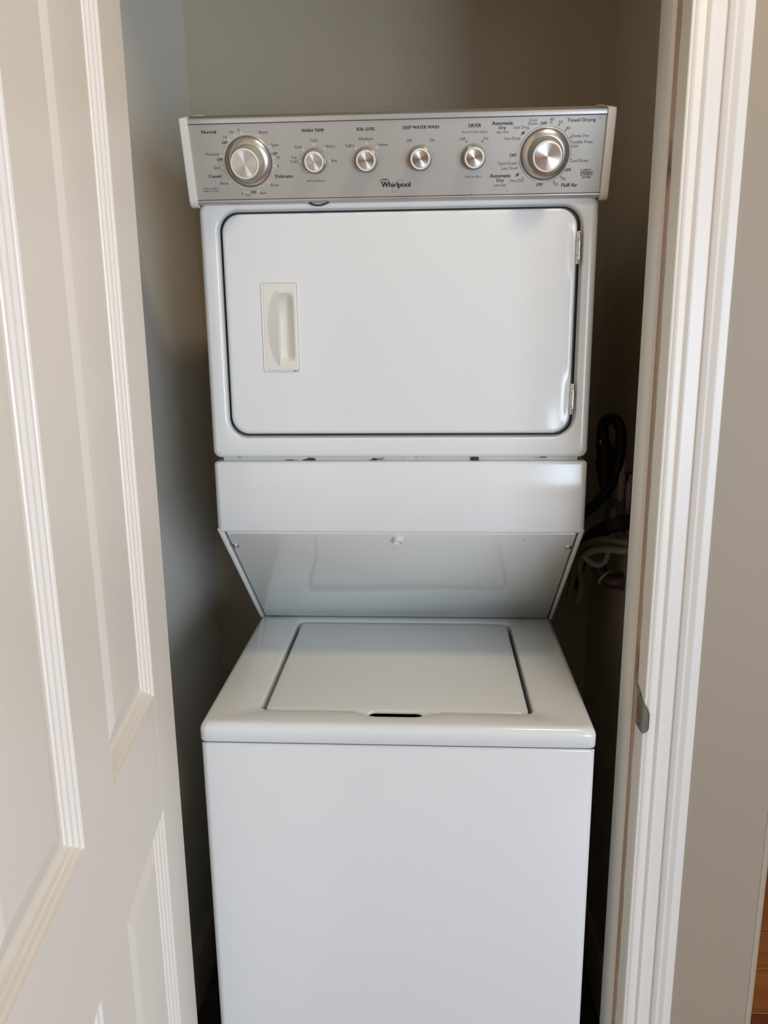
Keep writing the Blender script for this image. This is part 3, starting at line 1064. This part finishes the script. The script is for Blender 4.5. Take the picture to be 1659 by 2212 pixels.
# --- printed lettering on the console: (text, centre u, centre v, width, height) in millimetres, style
TEXT = [('Normal', -270.9, 98.9, 21.7, 4.6, 2),
        ('6', -226.7, 100.9, 2.5, 3.3, 0),
        ('10', -237.9, 97.8, 5.1, 3.3, 0),
        ('14', -247.8, 91.6, 5.1, 3.4, 0),
        ('OFF', -249.1, 84.2, 8.9, 3.7, 1),
        ('Prewash', -269.1, 69.1, 19.3, 3.6, 0),
        ('OFF', -259.1, 61.5, 9.0, 3.8, 1),
        ('Spin', -264.8, 50.2, 10.0, 4.8, 0),
        ('Casual', -269.5, 39.1, 19.0, 4.6, 2),
        ('Rinse', -256.4, 28.9, 12.2, 3.9, 0),
        ('Pull to Start', -277.6, 21.8, 20.8, 2.8, 0),
        ('Push to Stop', -277.6, 17.9, 23.2, 3.4, 0),
        ('6', -230.6, 14.3, 2.6, 3.6, 0),
        ('10', -223.2, 11.9, 5.1, 3.6, 0),
        ('OFF', -213.6, 15.5, 9.5, 3.8, 1),
        ('Spin', -199.6, 13.9, 10.1, 4.9, 0),
        ('Rinse', -180.8, 25.2, 12.3, 3.9, 0),
        ('Delicates', -165.5, 37.0, 26.8, 4.6, 2),
        ('6', -173.6, 51.5, 2.6, 3.5, 0),
        ('10', -172.6, 62.8, 5.2, 3.4, 0),
        ('OFF', -177.1, 67.9, 9.3, 3.8, 1),
        ('Spin', -175.6, 79.0, 10.4, 5.0, 0),
        ('Rinse', -191.0, 96.9, 12.3, 3.9, 0),
        ('WASH TEMP', -118.8, 97.6, 33.1, 4.2, 1),
        ('Cool', -118.5, 84.6, 10.8, 4.1, 0),
        ('Cold', -141.9, 76.4, 10.4, 4.1, 0),
        ('Warm', -94.6, 76.2, 13.9, 3.9, 0),
        ('Tap', -149.0, 61.9, 8.3, 4.7, 0),
        ('Cold', -149.0, 56.9, 10.7, 4.0, 0),
        ('Hot', -89.8, 56.9, 8.5, 4.0, 0),
        ('All Cold Rinses', -118.7, 29.8, 26.4, 3.0, 0),
        ('SOIL LEVEL', -41.7, 97.7, 27.4, 4.2, 1),
        ('Medium', -42.0, 84.9, 20.0, 4.1, 0),
        ('Light', -65.6, 76.2, 12.5, 5.0, 0),
        ('Heavy', -16.8, 76.2, 14.4, 4.6, 0),
        ('DEEP WATER WASH', 37.5, 98.4, 52.3, 4.3, 1),
        ('Off', 20.7, 81.2, 7.5, 4.0, 0),
        ('On', 53.9, 81.2, 6.8, 4.0, 0),
        ('DRYER', 114.7, 98.8, 17.9, 4.7, 1),
        ('End of Cycle Signal', 114.8, 90.1, 35.0, 3.6, 0),
        ('Off', 97.6, 81.6, 7.6, 4.2, 0),
        ('On', 131.0, 81.8, 6.8, 4.0, 0),
        ('Push to Start', 114.3, 31.0, 23.5, 3.1, 0),
        ('Automatic', 154.0, 101.1, 30.8, 4.8, 2),
        ('Dry', 154.1, 94.5, 10.3, 5.4, 2),
        ('High Heat', 154.1, 89.1, 18.3, 3.6, 0),
        ('Less Dry', 179.6, 94.6, 19.4, 5.0, 0),
        ('Very Dry', 167.1, 80.2, 19.9, 5.1, 0),
        ('Cool', 196.9, 104.1, 10.8, 3.9, 0),
        ('Down', 197.0, 99.5, 13.8, 3.9, 0),
        ('OFF', 212.3, 99.5, 9.8, 4.1, 1),
        ('60', 223.7, 104.6, 5.9, 3.6, 0),
        ('50', 236.0, 100.6, 5.5, 3.6, 0),
        ('40', 247.0, 92.6, 5.9, 3.6, 0),
        ('Timed Drying', 264.9, 102.0, 40.3, 6.1, 3),
        ('Damp Dry', 265.1, 81.8, 24.1, 5.1, 0),
        ('Tumble Press', 267.4, 74.3, 31.6, 4.2, 0),
        ('20', 260.2, 68.6, 5.6, 3.7, 0),
        ('Cool Down', 266.1, 49.6, 26.4, 4.3, 0),
        ('OFF', 251.2, 37.4, 9.9, 4.3, 1),
        ('20', 246.4, 25.0, 5.7, 3.8, 0),
        ('10', 236.0, 17.8, 5.3, 3.8, 0),
        ('Fluff Air', 255.2, 16.8, 23.5, 5.0, 2),
        ('OFF', 211.8, 18.2, 10.2, 4.2, 1),
        ('Very Dry', 177.8, 23.5, 20.4, 5.4, 0),
        ('Automatic', 153.8, 31.4, 30.9, 5.1, 2),
        ('Dry', 153.9, 24.5, 10.8, 5.7, 2),
        ('Low Heat', 153.9, 18.4, 17.2, 3.3, 0),
        ('Less Dry', 164.7, 40.6, 19.8, 5.3, 0),
        ('Cool Down', 163.1, 48.0, 26.6, 4.3, 0),
        ('OFF', 171.0, 58.5, 10.0, 4.3, 1),
        ('ENERGY', 278.7, 36.8, 12.4, 2.6, 4),
        ('PREFERRED', 278.8, 33.4, 18.1, 2.6, 4),
        ('AUTOMATIC', 278.7, 30.4, 19.3, 2.7, 4),
        ('SETTING', 278.9, 26.8, 13.3, 2.7, 4)]
RW = [(-223.4, 96.9), (-233.7, 93.8), (-242.6, 88.1), (-256.7, 66.2), (-256.9, 50.1), (-248.2, 30.7), (-227.1, 16.5), (-222.0, 15.5), (-206.4, 16.5), (-188.7, 27.6), (-177.6, 51.4), (-178.0, 62.4), (-183.1, 77.2), (-198.2, 92.0), (-118.3, 79.1), (-134.2, 72.4), (-102.8, 72.7), (-140.5, 56.7), (-96.1, 56.3), (-41.5, 79.2), (-57.1, 72.8), (-25.9, 72.8)]
RB = [(103.3, 78.0), (126.1, 78.0), (190.9, 93.3), (178.8, 80.4), (222.6, 100.7), (233.9, 96.8), (243.7, 89.8), (251.1, 79.9), (255.2, 68.7), (242.5, 27.7), (232.5, 20.9), (186.5, 27.3), (176.4, 41.3)]


def text_mesh(body, bold, shear=0.0):
    cu = bpy.data.curves.new('t', 'FONT')
    cu.body = body
    cu.size = 1.0
    cu.offset = bold
    cu.shear = shear
    cu.fill_mode = 'FRONT'
    cu.resolution_u = 3
    cu.align_x = 'LEFT'
    o = bpy.data.objects.new('t', cu)
    COL.objects.link(o)
    bpy.context.view_layer.update()
    me = bpy.data.meshes.new_from_object(o.evaluated_get(bpy.context.evaluated_depsgraph_get()))
    bpy.data.objects.remove(o)
    bpy.data.curves.remove(cu)
    return me


def put_text(body, u, v, w, h, style, mt, parent, name='lettering'):
    bold = {0: 0.0, 1: 0.030, 2: 0.026, 3: 0.014, 4: 0.030, 5: 0.034}[style]
    me = text_mesh(body, 0.0, 0.25 if style == 4 else 0.0)
    if bold:
        bt = bmesh.new()
        for k in (-1, -0.33, 0.33, 1):
            mk = me.copy()
            mk.transform(Matrix.Translation((k * bold, 0, 0)))
            bt.from_mesh(mk)
            bpy.data.meshes.remove(mk)
        bt.to_mesh(me)
        bt.free()
    xs = [q.co.x for q in me.vertices]
    ys = [q.co.y for q in me.vertices]
    x0, x1, y0, y1 = min(xs), max(xs), min(ys), max(ys)
    sx, sy = w / 1000 / (x1 - x0), h / 1000 / (y1 - y0)
    # keep letter shapes believable
    sy = max(min(sy, sx * 1.45), sx * 0.85)
    for q in me.vertices:
        a = (q.co.x - (x0 + x1) / 2) * sx + u / 1000
        b = (q.co.y - (y0 + y1) / 2) * sy + v / 1000
        q.co = Vector(cp(a, b, -0.0008))
    me.materials.append(mt)
    o = bpy.data.objects.new(name, me)
    link(o, parent)
    o.location = -(Vector(wd.location) + Vector(parent.location)) if parent is not wd else -Vector(wd.location)
    return o


for (t, u, v, w, h, s) in TEXT:
    put_text(t, u, v, w, h, s, M['ink'], panel)

# marks: small rings, arcs, leaves
def ring(bm, u, v, r, th, a0=0, a1=360, n=20, w=-0.00078):
    N = max(3, int(n * abs(a1 - a0) / 360))
    vs2 = []
    for i in range(N + 1):
        t = math.radians(a0 + (a1 - a0) * i / N)
        vs2.append((bm.verts.new(cp(u + (r - th / 2) * math.cos(t), v + (r - th / 2) * math.sin(t), w)), bm.verts.new(cp(u + (r + th / 2) * math.cos(t), v + (r + th / 2) * math.sin(t), w))))
    for a, b in zip(vs2[:-1], vs2[1:]):
        bm.faces.new((a[0], a[1], b[1], b[0]))


def flat(name, bm, mt):
    o = part(name, bm, mt, smooth=0)
    base = Vector(o.location)
    o.parent = panel
    o.location = (0, 0, 0)
    return o


CUL, CVL = -0.2165, 0.0580
for (pts, col_, r_, th_) in ((RW, 'ink_white', 0.00125, 0.0006), (RB, 'ink', 0.0012, 0.00055)):
    for (u, v) in pts:
        bm = bmesh.new()
        ring(bm, u / 1000, v / 1000, r_, th_)
        flat('dial_mark', bm, M[col_])
for a0, a1 in ((60, 142), (150, 262), (287, 318), (335, 385)):
    bm = bmesh.new()
    ring(bm, CUL, CVL, 0.0375, 0.0004, a0, a1, 120)
    flat('dial_arc', bm, M['ink_white'])
for a0, a1 in ((100, 165), (-12, 75), (192, 252), (278, 322)):
    bm = bmesh.new()
    ring(bm, 0.2165, 0.0590, 0.0375, 0.0004, a0, a1, 120)
    flat('dial_arc', bm, M['ink'])


def leaf(u, v, s):
    bm = bmesh.new()
    N = 14
    L1, L2 = [], []
    ca, sa = math.cos(math.radians(42)), math.sin(math.radians(42))
    def T(a, b):
        return cp(u + s * (a * ca - b * sa), v + s * (a * sa + b * ca), -0.00078)
    for i in range(N + 1):
        t = i / N
        x = -1 + 2 * t
        wv = 0.62 * math.sin(math.pi * t) ** 0.8 * (1 - .25 * t)
        L1.append(bm.verts.new(T(x, 0.05 + wv)))
        L2.append(bm.verts.new(T(x, 0.05 + 0.06 * math.sin(math.pi * t))))
    for i in range(N):
        bm.faces.new((L1[i], L1[i + 1], L2[i + 1], L2[i]))
    L1, L2 = [], []
    for i in range(N + 1):
        t = i / N
        x = -1 + 2 * t
        wv = 0.48 * math.sin(math.pi * t) ** 0.8
        L1.append(bm.verts.new(T(x, -0.06 + 0.0 * wv)))
        L2.append(bm.verts.new(T(x, -0.06 - wv)))
    for i in range(N):
        bm.faces.new((L1[i], L1[i + 1], L2[i + 1], L2[i]))
    a = [bm.verts.new(T(*q)) for q in ((-1.5, -.12), (-1.5, .02), (-.9, .06), (-.9, -.06))]
    bm.faces.new(a)
    bmesh.ops.remove_doubles(bm, verts=bm.verts, dist=1e-7)
    flat('leaf_mark', bm, M['ink'])


leaf(0.1838, 0.0875, 0.0032)
leaf(0.1786, 0.0322, 0.0032)
leaf(0.2701, 0.0370, 0.0013)
# worn spots in the print
for (u, v, w, h) in ((.2904, .1043, .0007, .0015), (.1924, .0163, .0006, .0005), (.0985, .0099, .0014, .0003), (.1120, .0075, .0022, .0003), (-.2700, .0305, .0004, .0004), (-.2698, .0338, .0004, .0004), (.165, .0095, .0010, .0004)):
    bm = bmesh.new()
    q = [bm.verts.new(cp(u + a * w, v + b * h, -0.00078)) for a, b in ((-1, -.4), (0, -1), (1, .3), (.2, 1))]
    bm.faces.new(q)
    flat('worn_spot', bm, M['ink'])

# maker's lettering with its swirl
put_text('Whirlpool', 0.3, 21.1, 43.5, 9.3, 5, M['ink'], panel)
bm = bmesh.new()


def ellipse(u, v, a, b, rot, th, a0=0, a1=360, n=60):
    ca, sa = math.cos(rot), math.sin(rot)
    prev = None
    for i in range(n + 1):
        t = math.radians(a0 + (a1 - a0) * i / n)
        th2 = th * (0.35 + 0.65 * abs(math.sin(t / 2 + 0.6)))
        P_ = []
        for k in (-1, 1):
            x, y = (a + k * th2 / 2) * math.cos(t), (b + k * th2 / 2) * math.sin(t)
            P_.append(bm.verts.new(cp(u + x * ca - y * sa, v + x * sa + y * ca, -0.00079)))
        if prev:
            bm.faces.new((prev[0], prev[1], P_[1], P_[0]))
        prev = P_


ellipse(0.0022, 0.0205, 0.0112, 0.0040, math.radians(50), 0.0005, 95, 335)
ellipse(0.0022, 0.0205, 0.0112, 0.0040, math.radians(50), 0.0004, -20, 60)
ellipse(-0.0164, 0.0277, 0.0066, 0.0021, 0, 0.0010)
ellipse(-0.0160, 0.0277, 0.0030, 0.0011, 0.2, 0.0006)
flat('swirl_mark', bm, M['ink'])

# ================================================================== THINGS IN THE GAP AT THE RIGHT
pl = thing('power_cable', 'thick black power cable looping up and over into a big plug on the right wall', 'cable', (0.405, 0.37, 1.20))


def at(bm, o):
    bmesh.ops.translate(bm, verts=bm.verts, vec=-Vector(o.location))
    return bm


build('cable', at(tubem([(0.404, 0.37, 1.285), (0.402, 0.37, 1.300), (0.407, 0.36, 1.314), (0.418, 0.345, 1.319), (0.428, 0.335, 1.306), (0.431, 0.33, 1.279), (0.431, 0.335, 1.246), (0.429, 0.345, 1.211), (0.422, 0.36, 1.179),
                         (0.407, 0.38, 1.146), (0.391, 0.41, 1.117), (0.375, 0.45, 1.085), (0.355, 0.50, 1.03)], 0.0105, 14, 8), pl), M['black_rubber'], pl)
bm = bmesh.new()
tube(bm, [(0.403, 0.372, 1.292), (0.404, 0.37, 1.275), (0.4045, 0.37, 1.268), (0.406, 0.37, 1.262), (0.409, 0.37, 1.235), (0.4095, 0.37, 1.228), (0.4125, 0.37, 1.20), (0.415, 0.37, 1.175)],
     lambda t, i: 0.0125 if t < .28 else (0.0150 if t < 0.62 else 0.0185 - 0.006 * max(0, t - .7) / .3), 18, 4)
build('plug', at(bm, pl), M['black_rubber'], pl, smooth=30)
bm = bmesh.new()
box(bm, 0.3945, 0.3975, 0.352, 0.360, 1.268, 1.276, 0.0005, 1)
build('clamp_screw', at(bm, pl), M['chrome'], pl)

ob = thing('power_outlet', 'beige outlet plate on the right wall behind the black plug', 'outlet', (XR, 0.40, 1.21))
build('cover_plate', at(boxm(XR - 0.009, XR + .001, 0.335, 0.455, 1.152, 1.285, 0.003, 2), ob), M['plate'], ob)
build('socket_face', at(boxm(XR - 0.014, XR - .0085, 0.365, 0.425, 1.18, 1.255, 0.004, 2), ob), M['black_rubber'], ob)
ob = thing('wall_outlet', 'small beige outlet plate low on the right wall under the plug', 'outlet', (XR, 0.44, 1.10))
build('cover_plate', at(boxm(XR - 0.008, XR + .001, 0.388, 0.468, 1.050, 1.126, 0.003, 2), ob), M['plate'], ob)
build('socket_face', at(boxm(XR - 0.0095, XR - .0075, 0.410, 0.446, 1.060, 1.116, 0.002, 2), ob), M['knob_grey'], ob)

vb = thing('valve_box', 'cream washer valve box with cracked brown rim at the right wall edge', 'valve box', (XR, 0.18, 1.15))
bm = bmesh.new()
for (a, b, c, d_) in ((0.08, 0.285, 1.205, 1.222), (0.08, 0.285, 1.100, 1.115), (0.268, 0.285, 1.100, 1.222), (0.08, 0.097, 1.100, 1.222)):
    box(bm, XR - 0.007, XR + .001, a, b, c, d_, 0.001, 1)
build('rim', at(bm, vb), M['plate'], vb)
build('recess', at(boxm(XR - .001, XR + .0005, 0.09, 0.275, 1.107, 1.213), vb), M['brown_pipe'], vb)
bm = bmesh.new()
pts = [(XR - .0074, 0.287 + 0.003 * math.sin(i * 2.1) + .002 * math.sin(i * .9), 1.225 - i * 0.006) for i in range(20)]
tube(bm, pts, lambda t, i: 0.0012 + 0.0008 * abs(math.sin(i * .8)), 6, 3)
build('crack', at(bm, vb), M['brown_pipe'], vb)

h1 = tag(build('fill_hose', tubem([(0.432, 0.17, 1.095), (0.430, 0.20, 1.088), (0.419, 0.23, 1.079), (0.401, 0.27, 1.070), (0.380, 0.30, 1.058), (0.369, 0.33, 1.037), (0.367, 0.36, 1.010), (0.375, 0.39, 0.980), (0.383, 0.41, 0.951), (0.380, 0.43, 0.90)], 0.0072, 14, 8), M['hose']),
         'beige braided water hose, lower of the two bending down beside the machine', 'hose', 'braided fill hoses')
h2 = tag(build('fill_hose', tubem([(0.431, 0.19, 1.104), (0.430, 0.22, 1.098), (0.421, 0.255, 1.090), (0.404, 0.30, 1.081), (0.388, 0.34, 1.066), (0.375, 0.38, 1.043), (0.370, 0.42, 1.008), (0.372, 0.45, 0.961), (0.37, 0.48, 0.90)], 0.0072, 14, 8), M['hose']),
         'beige braided water hose, upper of the two just below the black drain hose', 'hose', 'braided fill hoses')
h3 = tag(build('drain_hose', tubem([(0.427, 0.23, 1.136), (0.427, 0.26, 1.128), (0.421, 0.29, 1.115), (0.408, 0.33, 1.096), (0.396, 0.38, 1.068), (0.388, 0.44, 1.012), (0.385, 0.50, 0.92),],
                                  lambda t, i: 0.0125 + (0.0020 if i % 4 < 2 else -0.0014), 14, 16), M['black_rubber'], smooth=50),
         'black corrugated drain hose running above the beige braided hoses', 'hose')
hk = tag(build('hose_hook', tubem([(0.364, 0.31, 1.047), (0.3735, 0.31, 1.035), (0.387, 0.31, 1.027), (0.400, 0.31, 1.026), (0.410, 0.31, 1.036), (0.414, 0.31, 1.054), (0.417, 0.312, 1.066)], 0.0062, 12, 6), M['hook']),
         'pale plastic U-shaped hose hook hanging under the beige braided hoses', 'hook')
el = thing('pipe_elbow', 'brown pipe elbow stub on the right wall below the beige hoses', 'pipe', (XR, 0.30, 0.995))
build('pipe', at(tubem([(XR + .002, 0.295, 0.995), (0.428, 0.30, 0.9935), (0.415, 0.31, 0.994), (0.405, 0.32, 1.003), (0.399, 0.33, 1.018)], 0.0150, 18, 6), el), M['brown_pipe'], el)
build('flange', at(tubem([(XR + .002, 0.295, 0.995), (XR - .006, 0.297, 0.9945)], 0.0185, 20, 2), el), M['brown_pipe'], el)
build('clamp_ring', at(tubem([(0.4115, 0.3125, 0.9955), (0.4090, 0.3150, 0.9975)], 0.0168, 20, 2), el), M['plate'], el)
